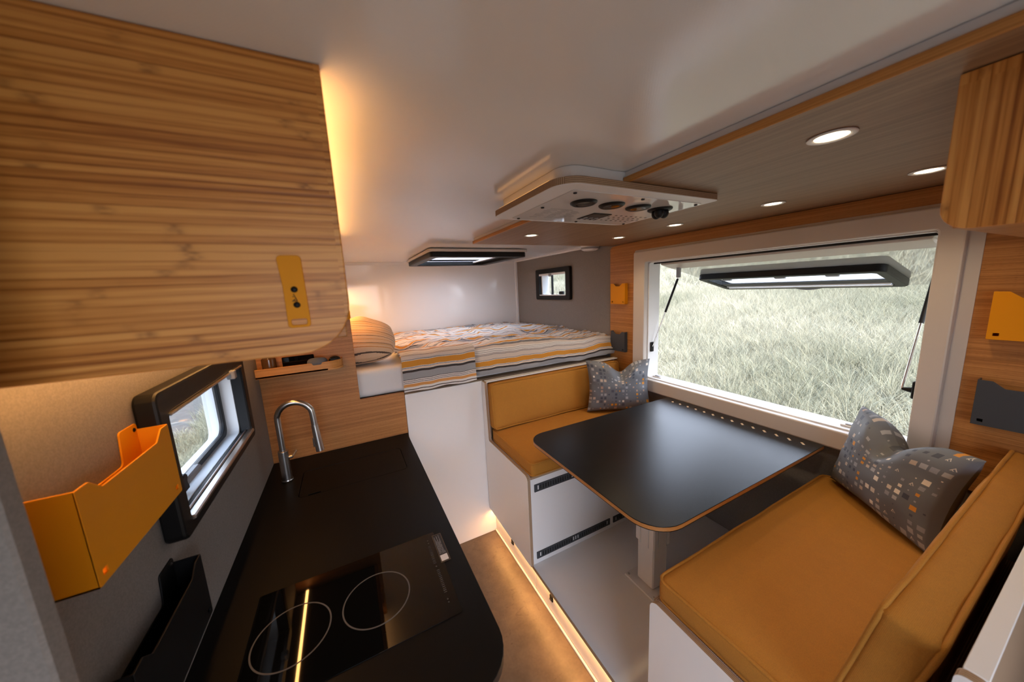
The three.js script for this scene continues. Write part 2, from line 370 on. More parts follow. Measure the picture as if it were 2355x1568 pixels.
// the hatch hangs from the top of the opening and slopes outwards and down by 13.5 degrees
const hatchPivot = new THREE.Vector3(2.0, H + .125, 0), hatchTilt = THREE.MathUtils.degToRad(-13.5);
function onHatch(geo) { geo.rotateZ(hatchTilt); geo.translate(hatchPivot.x, hatchPivot.y, 0); return geo; }
{
  const o = thing('awning_hatch', 'white glossy wall hatch propped open outside the large window', 'hatch');
  part(o, 'panel', onHatch(plateXZ(rect(0, .94, -1.665, -.382, .02), 0, .035, { holes: [rect(.45, .75, -1.55, -.68, .02)], b: .003 })), M.hatchWhite);
  part(o, 'inner_border', onHatch(bx(.02, .15, -.014, .001, -1.63, -.42, .004)), M.frameWhite);
  const fr = part(o, 'window_frame', onHatch(plateXZ(rect(.40, .80, -1.60, -.63, .035), -.04, .0, { holes: [rect(.445, .755, -1.555, -.675, .02)], b: .006 })), M.black);
  fr.userData.label = 'black plastic inner window frame';
  part(fr, 'blind_rail', onHatch(bx(.70, .715, -.04, -.028, -1.55, -.68, .003)), M.alu);
  part(fr, 'blind_rail', onHatch(bx(.73, .745, -.044, -.032, -1.55, -.68, .003)), M.alu);
  part(fr, 'insect_screen', onHatch(bx(.62, .70, -.034, -.03, -1.55, -.68, .001)), M.charcoal);
  part(o, 'pane', onHatch(bx(.445, .755, .036, .042, -1.555, -.675, 0)), M.milk);
  for (const z of [-1.42, -1.1, -.85]) part(o, 'catch', onHatch(bx(.46, .485, -.04, -.028, z - .03, z + .03, .004)), M.greyPlastic);
  part(o, 'handle', onHatch(tube([[.86, 0, -1.22], [.865, -.022, -1.16], [.865, -.03, -1.1], [.865, -.022, -1.04], [.86, 0, -.98]], .007, 30)), M.greyPlastic);
  part(o, 'edge_catch', onHatch(bx(.9, .93, -.016, 0, -.44, -.40, .003)), M.blackRubber);
  settle(o);
}
for (const [k, z, zt] of [[0, -1.655, -1.566], [1, -.392, -.418]]) {
  const o = thing('gas_strut', k ? 'gas strut holding the open hatch, on the window side near the seat pillow' : 'gas strut holding the open hatch, on the window side near the bed', 'strut', null);
  const s = k ? -1 : 1, low = k ? [1.97, H - .478, -.432] : [1.968, H - .471, -1.672 + .03], top = k ? [2.14, H + .04, zt] : [2.125, H + .02, zt];
  const at = (t) => low.map((v, i) => v + (top[i] - v) * t);
  const br = part(o, 'bracket', bx(1.955, 1.985, H - .51, H - .44, z, z + s * .012, .003), M.black);
  part(br, 'ball_stud', cyl(.012, .005, [low[0], low[1], z + s * .012], low), M.black);
  part(o, 'rod', cyl(.004, .004, low, at(.56)), M.chrome);
  part(o, 'cylinder', cyl(.0078, .0078, at(.5), at(.97)), M.black);
  part(o, 'socket_end', cyl(.007, .007, at(.96), top), M.chrome);
  part(o, 'top_bracket', bx(top[0] - .012, top[0] + .012, top[1] - .006, H + .125 - .24 * (top[0] - 2.0) - .002, top[2] - .012, top[2] + .012, .003), M.greyPlastic);
  settle(o);
}
// ---------------------------------------------------------------- window over the worktop
{
  const o = struct('window_2', 'black framed tilting window over the worktop', 'window');
  const fr = part(o, 'frame', plateZY(rect(-1.622, -.946, H - .54, H - .187, .022), XL + .001, XL + .04, { holes: [rect(-1.575, -.993, H - .505, H - .244, .012)], b: .006 }), M.black);
  fr.userData.label = 'black plastic frame';
  part(fr, 'blind_rail', bx(XL + .026, XL + .046, H - .512, H - .50, -1.58, -.99, .003, 'z'), M.steel);
  part(fr, 'blind_rail', bx(XL + .018, XL + .024, H - .508, H - .498, -1.58, -.99, .002, 'z'), M.steel);
  part(fr, 'blind_rail', bx(XL + .03, XL + .044, H - .25, H - .242, -1.58, -.99, .002, 'z'), M.steel);
  part(fr, 'blind_clip', bx(XL + .03, XL + .054, H - .268, H - .238, -1.46, -1.435, .003), M.greyPlastic);
  part(o, 'reveal', plateZY(rect(-1.588, -.987, H - .518, H - .237, .02), XL - .09, XL + .002, { holes: [rect(-1.576, -1.0, H - .505, H - .249, .03)], b: .002 }), M.whitePaint);
  part(o, 'pane', bx(XL - .045, XL - .039, H - .498, H - .255, -1.565, -1.008), M.pane);
  const sash = part(o, 'sash', plateZY(rect(-1.574, -1.002, H - .503, H - .251, .03), XL - .05, XL - .034, { holes: [rect(-1.555, -1.02, H - .486, H - .266, .04)], b: .002 }), M.black);
  for (const z of [-1.12]) {
    const l = part(sash, 'latch', bx(XL - .034, XL - .008, H - .495, H - .45, z - .02, z + .016, .004), M.blackRubber);
    part(l, 'lever', bx(XL - .024, XL - .004, H - .483, H - .461, z - .10, z - .01, .005), M.greyPlastic);
  }
}
// ---------------------------------------------------------------- small window by the bed
{
  const o = struct('window_3', 'small black framed window in the grey wall above the bed', 'window');
  const fr = part(o, 'frame', plateZY(rect(-3.165, -2.552, H - .142, H + .177, .02), XR - .035, XR - .001, { holes: [rect(-3.10, -2.62, H - .10, H + .13, .012)], b: .006 }), M.black);
  fr.userData.label = 'black plastic frame';
  part(fr, 'blind_rail', bx(XR - .03, XR - .018, H + .108, H + .128, -3.1, -2.62, .003, 'z'), M.whitePaint);
  part(fr, 'blind_rail', bx(XR - .03, XR - .018, H - .102, H - .09, -3.1, -2.62, .003, 'z'), M.whitePaint);
  part(fr, 'blind_clip', bx(XR - .04, XR - .026, H + .095, H + .125, -2.9, -2.86, .003), M.greyPlastic);
  part(o, 'reveal', plateZY(rect(-3.095, -2.625, H - .11, H + .14, .02), XR - .001, XR + .09, { holes: [rect(-3.08, -2.64, H - .095, H + .125, .03)], b: .002 }), M.whitePaint);
  part(o, 'pane', bx(XR + .07, XR + .076, H - .1, H + .13, -3.09, -2.63), M.pane);
  const sash = part(o, 'sash', bx(XR + .06, XR + .082, H - .1, H + .13, -3.0, -2.985, .002), M.black);
  part(sash, 'latch', bx(XR + .035, XR + .06, H - .092, H - .06, -2.83, -2.76, .006), M.blackRubber);
}
// ---------------------------------------------------------------- roof hatch over the bed
{
  const o = struct('window_4', 'black framed roof window hanging below the ceiling over the bed', 'window');
  part(o, 'flange', plateXZ(rect(.60, 1.44, -3.43, -2.48, .03), YC - .027, YC - .006, { holes: [rect(.68, 1.36, -3.34, -2.58, .02)], b: .003 }), M.frameWhite);
  const fr = part(o, 'frame', plateXZ(rect(.612, 1.428, -3.418, -2.492, .03), YC - .066, YC - .027, { holes: [rect(.68, 1.36, -3.34, -2.57, .02)], b: .006 }), M.black);
  fr.userData.label = 'black plastic inner frame';
  part(fr, 'blind_rail', bx(1.26, 1.28, YC - .044, YC - .03, -3.34, -2.57, .003, 'z'), M.alu);
  part(fr, 'blind', bx(1.28, 1.36, YC - .036, YC - .03, -3.34, -2.57, .001, 'z'), M.charcoal);
  part(o, 'lining', plateXZ(rect(.662, 1.378, -3.358, -2.562, .02), YC - .027, YC + .07, { holes: [rect(.68, 1.36, -3.34, -2.58, .02)] }), M.whitePaint);
  part(o, 'dome', bx(.64, 1.40, YC + .07, YC + .085, -3.38, -2.54, .006), M.milk);
}

// ================================================================ KITCHEN SIDE
{
  const o = thing('overhead_cabinet', 'wall cabinet over the worktop with a thick striped bamboo end panel', 'cabinet');
  const e = part(o, 'end_panel', plateXY([[XL + .002, H - .083], [.008, H - .083, .074], [.008, H + .3195], [XL + .002, H + .3195]], -.591, -.572, { b: .002 }), M.wide);
  e.userData.label = 'caramel bamboo board with a rounded lower corner';
  part(o, 'body', bx(XL + .003, -.018, H - .062, H + .25, -1.985, -.591, .002, 'z'), M.charcoal);
  for (let k = 0; k < 3; k++) {
    const z1 = -.595 - k * .463, d = part(o, 'door', bx(-.018, 0, H - .066, H + .25, z1 - .46, z1, .002, 'z'), M.fine);
    part(d, 'handle', bx(0, .01, H - .05, H - .03, z1 - .28, z1 - .18, .003, 'z'), M.yellow);
  }
  const l = part(o, 'latch_tab', plateXY([[-.0772, H + .0605, .006], [-.0475, H + .0605, .006], [-.0462, H - .042, .005], [-.0745, H - .0425, .005], [-.0742, H + .017, .02]], -.571, -.5675, { holes: [rect(-.0702, -.0505, H - .0385, H - .0295, .003)], b: .0008 }), M.yellow);
  l.userData.label = 'yellow metal latch tab with two black screws';
  for (const y of [.0125, -.0095]) part(l, 'screw', lathe([[0, .003], [.0026, .0028], [.0042, .0012], [.0044, 0]], [0, 0, 0], 20).rotateX(Math.PI / 2).translate(-.0605 + (y < 0 ? .0003 : -.0003), H + y, -.5676), M.black);
  const strokes = [[-.0626, .0062, -.0589, -.0040], [-.0589, -.0040, -.0630, -.0036], [-.0650, -.0042, -.0612, -.0012], [-.0640, .0030, -.0628, .0018]].map(([a, b, c, d]) => cyl(.0006, .0006, [a, H + b, -.5673], [c, H + d, -.5673], 6));
  part(l, 'printed_mark', join(strokes), M.blackMatt);
  settle(o);
}
{
  const o = thing('kitchen_back_panel', 'stepped bamboo panel closing the far end of the worktop', 'panel');
  part(o, 'board', plateXY([[XL, H - .846], [.262, H - .846], [.262, H - .588, .004], [.021, H - .588, .004], [.021, H + .319], [XL, H + .319]], -2.02, -2.0, { b: .001 }), M.fine);
  settle(o);
}
{
  const o = thing('wall_shelf', 'small bamboo shelf with a raised lip and rounded end', 'shelf');
  const zf = -1.905;
  part(o, 'base', plateXZ([[-.412, -1.999], [-.412, zf], [-.04, zf, .07], [-.04, -1.999]], H - .373, H - .364), M.edge);
  const lip = new THREE.Shape(); const out = [[-.412, zf], [-.11, zf]]; for (let k = 0; k <= 10; k++) { const a = Math.PI / 2 * (1 - k / 10); out.push([-.11 + .07 * Math.cos(a), zf - .07 + .07 * Math.sin(a)]); } out.push([-.04, -1.999]);
  const inn = [[-.051, -1.999]]; for (let k = 0; k <= 10; k++) { const a = Math.PI / 2 * (k / 10); inn.push([-.11 + .059 * Math.cos(a), zf - .07 + .059 * Math.sin(a)]); } inn.push([-.412, zf - .011]);
  part(o, 'lip', plateXZ([...out, ...inn], H - .373, H - .328, { b: .001 }), M.edge);
  settle(o);
}
{
  const sh = H - .364;
  const a = thing('spice_jar', 'brown glass jar standing on the bamboo shelf beside the wall', 'jar');
  part(a, 'jar', lathe([[0, 0], [.028, 0], [.03, .004], [.03, .075], [.022, .085]], [-.36, sh, -1.955]), std({ color: lin(.1, .045, .015), roughness: .12 })); part(a, 'lid', lathe([[0, .1], [.023, .1], [.024, .097], [.024, .083]], [-.36, sh, -1.955]), M.blackRubber); settle(a);
  const b = thing('phone', 'black glass phone lying against the back of the bamboo shelf', 'phone');
  part(b, 'case', bx(-.31, -.17, sh, sh + .072, -1.985, -1.976, .003), M.glassBlack); part(b, 'screen', bx(-.306, -.174, sh + .004, sh + .068, -1.9762, -1.9752, .0004), M.glassBlack); b.rotation.x = 0; settle(b);
  const c = thing('head_torch', 'dark head torch with grey band on the bamboo shelf', 'torch');
  part(c, 'band', new THREE.TorusGeometry(.036, .011, 10, 32).scale(1, 1, 1.8).rotateX(1.2).translate(-.155, sh + .03, -1.945), std({ color: lin(.16, .17, .19), roughness: .9, bumpMap: fabricBump, bumpScale: .0005 }));
  part(c, 'lamp_housing', bx(-.19, -.16, sh, sh + .035, -1.935, -1.918, .006), M.blackRubber); settle(c);
  const d = thing('knife_pouch', 'small black pouch in the rounded end of the bamboo shelf', 'pouch');
  part(d, 'body', new THREE.SphereGeometry(1, 24, 16).scale(.03, .026, .03).translate(-.076, sh + .027, -1.958), M.blackRubber); part(d, 'flap', bx(-.10, -.064, sh + .03, sh + .05, -1.952, -1.93, .006), M.black); settle(d);
}
{
  const o = thing('base_cabinet', 'white kitchen base cabinet under the black worktop', 'cabinet');
  part(o, 'body', bx(XL + .003, .205, .08, H - .8725, -2.0, -.60, .002), M.whiteMatt);
  part(o, 'plinth', bx(XL + .003, .17, .001, .08, -2.0, -.62, 0), M.blackMatt);
  for (let k = 0; k < 3; k++) {
    const z1 = -.604 - k * .464, d = part(o, 'door', bx(.206, .224, .09, H - .88, z1 - .46, z1, .002, 'z'), M.whiteMatt);
    part(d, 'handle', bx(.224, .232, .72, .75, z1 - .26, z1 - .2, .003), M.yellow);
  }
  settle(o);
}
{
  const o = thing('worktop', 'matt black kitchen worktop with a rounded corner', 'worktop');
  const cover = rect(-.27, .186, -1.82, -1.575, .02);
  part(o, 'slab', plateXZ([[XL, -.55], [.256, -.55, .11], [.256, -2.0], [XL, -2.0]], H - .872, H - .846, { holes: [cover], b: .0015 }), M.worktop);
  const c = part(o, 'sink_cover', plateXZ(rect(-.268, .184, -1.818, -1.577, .018), H - .87, H - .8465, { b: .0008, holes: [rect(-.234, -.184, -1.588, -1.578, .004)] }), M.worktop);
  c.userData.label = 'flush black cover over the sink';
  part(o, 'sink_bowl', bx(-.26, .176, H - .90, H - .874, -1.81, -1.585, .01), M.steel);
  settle(o);
}
{
  const o = thing('induction_cooktop', 'glossy black two-zone cooktop set into the worktop', 'cooktop');
  const t = H - .8442;
  part(o, 'glass', plateXZ(rect(-.312, .189, -1.078, -.745, .006), H - .8458, t, { b: .0006 }), M.glassBlack);
  for (const x of [-.213, -.011]) {
    const s = new THREE.Shape(); s.absarc(0, 0, .0885, 0, Math.PI * 2); const h = new THREE.Path(); h.absarc(0, 0, .085, 0, Math.PI * 2); s.holes.push(h);
    part(o, 'zone_ring', new THREE.ExtrudeGeometry(s, { depth: .0002, bevelEnabled: false, curveSegments: 64 }).rotateX(-Math.PI / 2).translate(x, t, -.902), M.ringGrey);
  }
  const marks = [];
  for (let k = 0; k < 14; k++) { marks.push(bx(.158, .166, t, t + .0002, -1.018 + k * .006, -1.016 + k * .006)); marks.push(bx(.16, .168, t, t + .0002, -.91 + k * .0065, -.908 + k * .0065)); }
  for (const z of [-1.032, -1.045, -.925, -.8, -.79]) marks.push(cyl(.0022, .0022, [.163, t, z], [.163, t + .0002, z], 10));
  part(o, 'printed_scale', join(marks), std({ color: lin(.05, .05, .05), roughness: .6 })).userData.kind = 'stuff';
  const cv = document.createElement('canvas'); cv.width = 128; cv.height = 512; const g = cv.getContext('2d');
  g.fillStyle = '#0b0a09'; g.fillRect(0, 0, 128, 512); g.strokeStyle = '#6b5534'; g.lineWidth = 5; g.strokeRect(5, 5, 118, 502);
  g.fillStyle = '#8f9094'; for (let k = 0; k < 6; k++) { const x = 20 + k * 15, top = [40, 130, 36, 140, 30, 330][k]; for (let y = top; y < 370; y += 9) g.fillRect(x, y, k === 5 ? 5 : 7, hash(k, y) > .18 ? 8 : 3); }
  g.fillStyle = '#dcdad8'; g.fillRect(14, 392, 94, 100);
  const st = new THREE.CanvasTexture(cv); st.colorSpace = THREE.SRGBColorSpace; st.magFilter = THREE.LinearFilter;
  const sg = new THREE.BoxGeometry(.031, .0003, .131); sg.translate(.1955, t + .0004, -.995); sg.rotateY(0);
  const stk = part(o, 'sticker', sg, std({ map: st, roughness: .5 })); stk.userData.label = 'small black sticker with fine print and a white patch';
  settle(o);
}
{
  const o = thing('faucet', 'brushed steel gooseneck faucet with pull-down spray head', 'faucet');
  const x = -.331, z = -1.776;
  part(o, 'base', lathe([[0, 0], [.0245, 0], [.0245, .004], [.0205, .008], [.0205, .144], [.0195, .149], [0, .149]], [x, H - .846, z]), M.steel);
  const pts = [[x, H - .70, z], [x, H - .62, z], [x, H - .545, z]]; for (let k = 1; k <= 9; k++) { const a = Math.PI - k * Math.PI * .92 / 9; pts.push([x + .071 + .071 * Math.cos(a), H - .545 + .071 * Math.sin(a), z + .003 * k]); } pts.push([-.1875, H - .60, z + .028]);
  part(o, 'spout', tube(pts, .0128, 90, false, 18), M.steel);
  const hd = part(o, 'spray_head', join([cyl(.0145, .0165, [-.1882, H - .594, z + .028], [-.184, H - .66, z + .031]), cyl(.0165, .0178, [-.184, H - .6605, z + .031], [-.1795, H - .722, z + .034])]), M.steel);
  part(hd, 'button', bx(-.2045, -.199, H - .70, H - .655, z + .028, z + .036, .002), M.chrome);
  part(o, 'lever', join([cyl(.008, .008, [x + .018, H - .735, z], [x + .034, H - .735, z]), cyl(.0045, .004, [x + .034, H - .735, z], [x + .046, H - .722, z - .03])]), M.steel);
  settle(o);
}

// slim tray that hangs on a wall: local x along the wall, y up, z away from it
function wallPocket(name, label, mat, w, h, d, base, along, tabs = [1, 1]) {
  const o = thing(name, label, 'wall pocket');
  const n = Math.min(.055, w * .36), dip = .021, tl = tabs[0] ? h + .014 : h - .05, tr = tabs[1] ? h + .014 : h - .05;
  const front = plateXY([[-w / 2, 0, .004], [w / 2, 0, .004], [w / 2, h, .003], [w / 2 - n * .55, h, .008], [w / 2 - n, h - dip, .008], [-w / 2 + n, h - dip, .008], [-w / 2 + n * .55, h, .008], [-w / 2, h, .003]], d - .003, d, {
    holes: [rect(-w / 2 + .012, -w / 2 + .024, .012, .022, .001), rect(w / 2 - .024, w / 2 - .012, .012, .022, .001)], b: .0008 });
  const back = plateXY([[-w / 2, 0], [w / 2, 0], ...(tabs[1] ? [[w / 2, tr, .008], [w / 2 - n * 1.1, tr, .008], [w / 2 - n * 1.25, h - .05, .01]] : [[w / 2, tr, .004]]), ...(tabs[0] ? [[-w / 2 + n * 1.25, h - .05, .01], [-w / 2 + n * 1.1, tl, .008]] : []), [-w / 2, tl, .004]], 0, .003, { b: .0008 });
  const sides = [bx(-w / 2, -w / 2 + .003, 0, h, .002, d - .001), bx(w / 2 - .003, w / 2, 0, h, .002, d - .001), bx(-w / 2, w / 2, 0, .003, .002, d - .001)];
  part(o, 'body', join([front, back, ...sides]), mat);
  for (const s of [-1, 1]) if (tabs[s < 0 ? 0 : 1]) part(o, 'screw', lathe([[0, .0025], [.003, .002], [.0045, 0]], [0, 0, 0], 14).rotateX(Math.PI / 2).translate(s * (w / 2 - .012), h + .002, .003), M.black);
  o.position.set(...base);
  o.rotation.y = Math.atan2(-along[2], along[0]);
  return o;
}
wallPocket('wall_pocket', 'wide yellow tray on the wall beside the worktop window', M.yellow, .282, .157, .05, [XL + .0005, H - .412, -.806], [0, 0, -1], [0, 1]);
wallPocket('wall_pocket', 'wide black tray on the wall below the yellow tray', M.black, .282, .157, .05, [XL + .0005, H - .742, -.82], [0, 0, -1], [0, 1]);
wallPocket('wall_pocket', 'small yellow pocket on the bamboo wall near the bed', M.yellow, .15, .157, .03, [XW - .0005, H - .165, -1.92], [0, 0, 1], [0, 0]);
wallPocket('wall_pocket', 'small charcoal pocket on the bamboo wall near the bed', M.charcoal, .15, .157, .03, [XW - .0005, H - .538, -1.92], [0, 0, 1], [0, 0]);
wallPocket('wall_pocket', 'wide yellow pocket on the bamboo wall beside the seat back', M.yellow, .282, .157, .04, [XW - .0005, H - .245, -.108], [0, 0, 1], [0, 0]);
wallPocket('wall_pocket', 'wide charcoal pocket on the bamboo wall beside the seat back', M.charcoal, .282, .157, .04, [XW - .0005, H - .541, -.108], [0, 0, 1], [0, 0]);

// ---------------------------------------------------------------- strip lights
function ledStrip(label, x0, x1, y0, y1, z0, z1, face, w, power, tilt, tape = M.ledGlow) {
  const o = thing('led_strip', label, 'strip light');
  part(o, 'profile', bx(x0, x1, y0, y1, z0, z1, .001, 'z'), M.whitePaint);
  const cx = (x0 + x1) / 2, cz = (z0 + z1) / 2, L = Math.max(x1 - x0, z1 - z0), alongX = x1 - x0 > z1 - z0;
  const y = face > 0 ? y1 : y0, e = .0012 * face;
  part(o, 'glow_tape', alongX ? bx(x0 + .004, x1 - .004, y, y + e, cz - w / 2, cz + w / 2) : bx(cx - w / 2, cx + w / 2, y, y + e, z0 + .004, z1 - .004), tape);
  const l = new THREE.RectAreaLight(lin(...LED), power, alongX ? L : w, alongX ? w : L);
  l.position.set(cx, y + e * 1.6, cz); l.rotation.set(face > 0 ? Math.PI / 2 : -Math.PI / 2, 0, 0); if (tilt) l.rotateY(tilt);
  scene.add(l);
  settle(o);
}
ledStrip('warm strip light under the overhead cabinet', -.372, -.358, H - .069, H - .062, -1.98, -.60, -1, .013, STRIP_UNDER);
ledStrip('warm strip light on top of the overhead cabinet', -.016, -.002, H + .25, H + .257, -1.98, -.60, 1, .01, STRIP_TOP);

// ================================================================ DINETTE
{
  const o = thing('dinette_platform', 'raised light grey platform carrying the dinette, lit along its step', 'platform');
  part(o, 'deck', bx(.772, XR, YP - .018, YP, -1.996, ZB, .001, 'z'), M.platform);
  part(o, 'edge_band', bx(.7705, .7725, YP - .018, YP, -1.996, ZB, 0, 'z'), M.ply);
  for (const [a, b] of [[-1.995, -1.44], [-1.436, -.6], [-.596, .24], [.244, .995]]) part(o, 'riser_panel', bx(.802, .816, .012, YP - .019, a, b, .001, 'z'), M.whiteMatt);
  for (const z of [-1.725, -1.275]) { const l = part(o, 'latch', bx(.795, .803, .085, .117, z - .014, z + .014, .003), M.black); part(l, 'tongue', bx(.791, .796, .092, .1, z - .008, z + .008, .001), M.blackRubber); }
  part(o, 'floor_strip', bx(.792, .802, 0, .012, -1.995, ZB, .002, 'z'), M.whitePaint);
  settle(o);
}
ledStrip('warm strip light under the platform nosing', .776, .79, YP - .026, YP - .018, -1.99, .9, -1, .009, STRIP_STEP);
function vent(parent, x0, x1, y, z, h) {
  const holes = [], n = Math.round((x1 - x0 - .03) / .0165), step = (x1 - x0 - .03) / n;
  for (let k = 0; k < n; k++) { const a = x0 + .015 + (k + .28) * step; holes.push(rect(a, a + step * .5, y - h * .30, y + h * .30)); }
  const v = part(parent, 'vent_grille', plateXY(rect(x0, x1, y - h / 2, y + h / 2, .002), z, z + .004, { holes }), M.charcoal);
  v.userData.label = 'black slotted ventilation grille';
  part(v, 'recess', bx(x0 + .004, x1 - .004, y - h * .36, y + h * .36, z - .0005, z + .0008), M.blackMatt);
  const lit = [0, Math.floor(n / 2) - 1, Math.floor(n / 2), Math.floor(n / 2) + 1, n - 1].map((k) => { const a = x0 + .015 + (k + .28) * step; return bx(a, a + step * .5, y - h * .3, y + h * .3, z + .0005, z + .0012); });
  part(v, 'open_slots', join(lit), M.whitePaint).userData.kind = 'stuff';
}
function bench(name, label, zf, zb, s, rise, vents) {     // s: +1 when the seat faces +z
  const o = thing(name, label, 'bench'), x0 = .757, x1 = .776, r = .03;
  const prof = [[zb, YP + .001], [zb, H - .603, .006], [zb + s * rise, H - .603, .012], [zb + s * (rise + .016), H - 1.0, .012], [zf, H - .992, r], [zf, YP + .001]];
  if (s < 0) prof.reverse();
  part(o, 'side_panel', plateZY(prof, x0 + .001, x1 - .001), M.ply);
  part(o, 'side_laminate', plateZY(prof, x0, x0 + .0012), M.whiteMatt);
  part(o, 'side_laminate', plateZY(prof, x1 - .0012, x1), M.whiteMatt);
  part(o, 'front_panel', bx(x1, XW - .002, YP + .001, H - 1.016, zf - s * .006, zf - s * .022, .001), M.whiteMatt);
  part(o, 'seat_board', bx(x1, XW - .002, H - 1.016, H - 1.002, zf, zb + s * .02, .001), M.ply);
  part(o, 'back_board', bx(x1, XW - .002, YP + .001, H - .608, zb, zb + s * .014, .001), M.ply);
  part(o, 'top_strip', bx(x1, XW - .002, H - .608, H - .602, zb, zb + s * (rise - .004), .001), M.whiteMatt);
  if (vents) { const z = zf - .006; vent(o, .80, 1.338, H - 1.484, z, .042); vent(o, 1.365, 1.9, H - 1.484, z, .042); vent(o, .80, 1.338, H - 1.075, z, .044); vent(o, 1.365, 1.9, H - 1.075, z, .044); }
  return settle(o);
}
bench('dinette_bench', 'white plywood bench below the bed with slotted vents in its front', -1.408, -1.992, 1, .05, true);
bench('dinette_bench', 'white plywood bench under the seat with the large grey pillow', -.622, -.045, -1, .028, false);

// cushions: rounded, softly crowned boxes with welts; local origin at the middle of the base
function crowned(w, h, d, r, crown, wrinkle, sd) {
  const nx = Math.ceil(w / .018), ny = Math.max(6, Math.ceil(h / .012)), nz = Math.max(6, Math.ceil(d / .014));
  let g = new THREE.BoxGeometry(w, h, d, nx, ny, nz); g.deleteAttribute('uv'); g.deleteAttribute('normal'); g = mergeVertices(g, 1e-5);
  const p = g.attributes.position, v = new THREE.Vector3(), c = new THREE.Vector3(), half = new THREE.Vector3(w / 2, h / 2, d / 2);
  for (let i = 0; i < p.count; i++) {
    v.fromBufferAttribute(p, i);
    c.set(clamp(v.x, -half.x + r, half.x - r), clamp(v.y, -half.y + r, half.y - r), clamp(v.z, -half.z + r, half.z - r));
    const dv = v.clone().sub(c), l = dv.length(); if (l > 1e-9) v.copy(c).addScaledVector(dv, r / l);
    const a = v.x / half.x, b = v.y / half.y, e = v.z / half.z, q = (t) => 1 - Math.pow(Math.abs(t), 4);
    const wob = wrinkle * ((vnoise(v.x * 9 + sd, v.z * 9 + v.y * 7) - .5) * 2 + .6 * (vnoise(v.x * 26 + sd, v.z * 22 + v.y * 23 + 5) - .5));
    v.y += b * (crown[1] * q(a) * q(e) + wob * q(e)); v.x += a * crown[0] * q(b) * q(e); v.z += e * (crown[2] * q(a) * q(b) + wob);
    p.setXYZ(i, v.x, v.y + h / 2, v.z);
  }
  g.computeVertexNormals();
  return g;
}
function welt(w, d, y, r, rad, sd, plane) {              // closed cord round a rounded rectangle
  const pts = [], A = w / 2, B = d / 2;
  const corner = (cx, cz, a0) => { for (let k = 0; k <= 4; k++) { const a = a0 + k * Math.PI / 8; pts.push([cx + r * Math.cos(a), cz + r * Math.sin(a)]); } };
  corner(A - r, B - r, 0); for (let t = 1; t < 24; t++) pts.push([A - r - (2 * A - 2 * r) * t / 24, B]);
  corner(-A + r, B - r, Math.PI / 2); for (let t = 1; t < 10; t++) pts.push([-A, B - r - (2 * B - 2 * r) * t / 10]);
  corner(-A + r, -B + r, Math.PI); for (let t = 1; t < 24; t++) pts.push([-A + r + (2 * A - 2 * r) * t / 24, -B]);
  corner(A - r, -B + r, Math.PI * 1.5); for (let t = 1; t < 10; t++) pts.push([A, -B + r + (2 * B - 2 * r) * t / 10]);
  const wob = (a, b) => .0035 * (vnoise(a * 8 + sd, b * 8 + 3) - .5);
  return tube(pts.map(([a, b]) => plane === 'xz' ? [a + wob(a, b), y + wob(b, a), b + wob(a + 9, b)] : [a + wob(a, b), b + wob(b, a), y + wob(a + 9, b)]), rad, 220, true, 8);
}
function seatCushion(label, x0, x1, y0, y1, z0, z1, sd) {
  const w = x1 - x0, h = y1 - y0, d = z1 - z0, o = thing('seat_cushion', label, 'cushion');
  part(o, 'pad', uvm(crowned(w, h, d, .016, [.004, .010, .004], .0018, sd), 'x'), M.mustard);
  part(o, 'piping', uvm(welt(w - .002, d - .002, h - .004, .026, .0048, sd, 'xz'), 'x'), M.mustard);
  part(o, 'piping', uvm(welt(w - .002, d - .002, .004, .026, .0048, sd + 4, 'xz'), 'x'), M.mustard);
  o.position.set((x0 + x1) / 2, y0, (z0 + z1) / 2);
}
function backCushion(label, x0, x1, h, t, base, lean, sd) {
  const w = x1 - x0, o = thing('back_cushion', label, 'cushion');
  part(o, 'pad', uvm(crowned(w, h, t, .014, [.004, .004, .008], .0016, sd), 'x'), M.mustard);
  for (const s of [-1, 1]) part(o, 'piping', uvm(welt(w - .002, h - .002, 0, .026, .0048, sd + s, 'xy').translate(0, h / 2, s * (t / 2 - .003)), 'x'), M.mustard);
  o.position.set((x0 + x1) / 2, base[0], base[1]); o.rotation.x = lean;
}
seatCushion('mustard seat cushion on the vented bench below the bed', .785, 1.915, H - 1.0, H - .925, -1.925, -1.402, 3);
backCushion('mustard back cushion leaning on the bed side of the vented bench', .782, 1.885, .30, .07, [H - .914, -1.904], -.10, 11);
seatCushion('mustard seat cushion beside the large grey pillow', .785, 1.90, H - 1.0, H - .925, -.618, -.13, 27);
backCushion('mustard back cushion behind the large grey pillow', .80, 1.90, .30, .075, [H - .902, -.185], .20, 35);

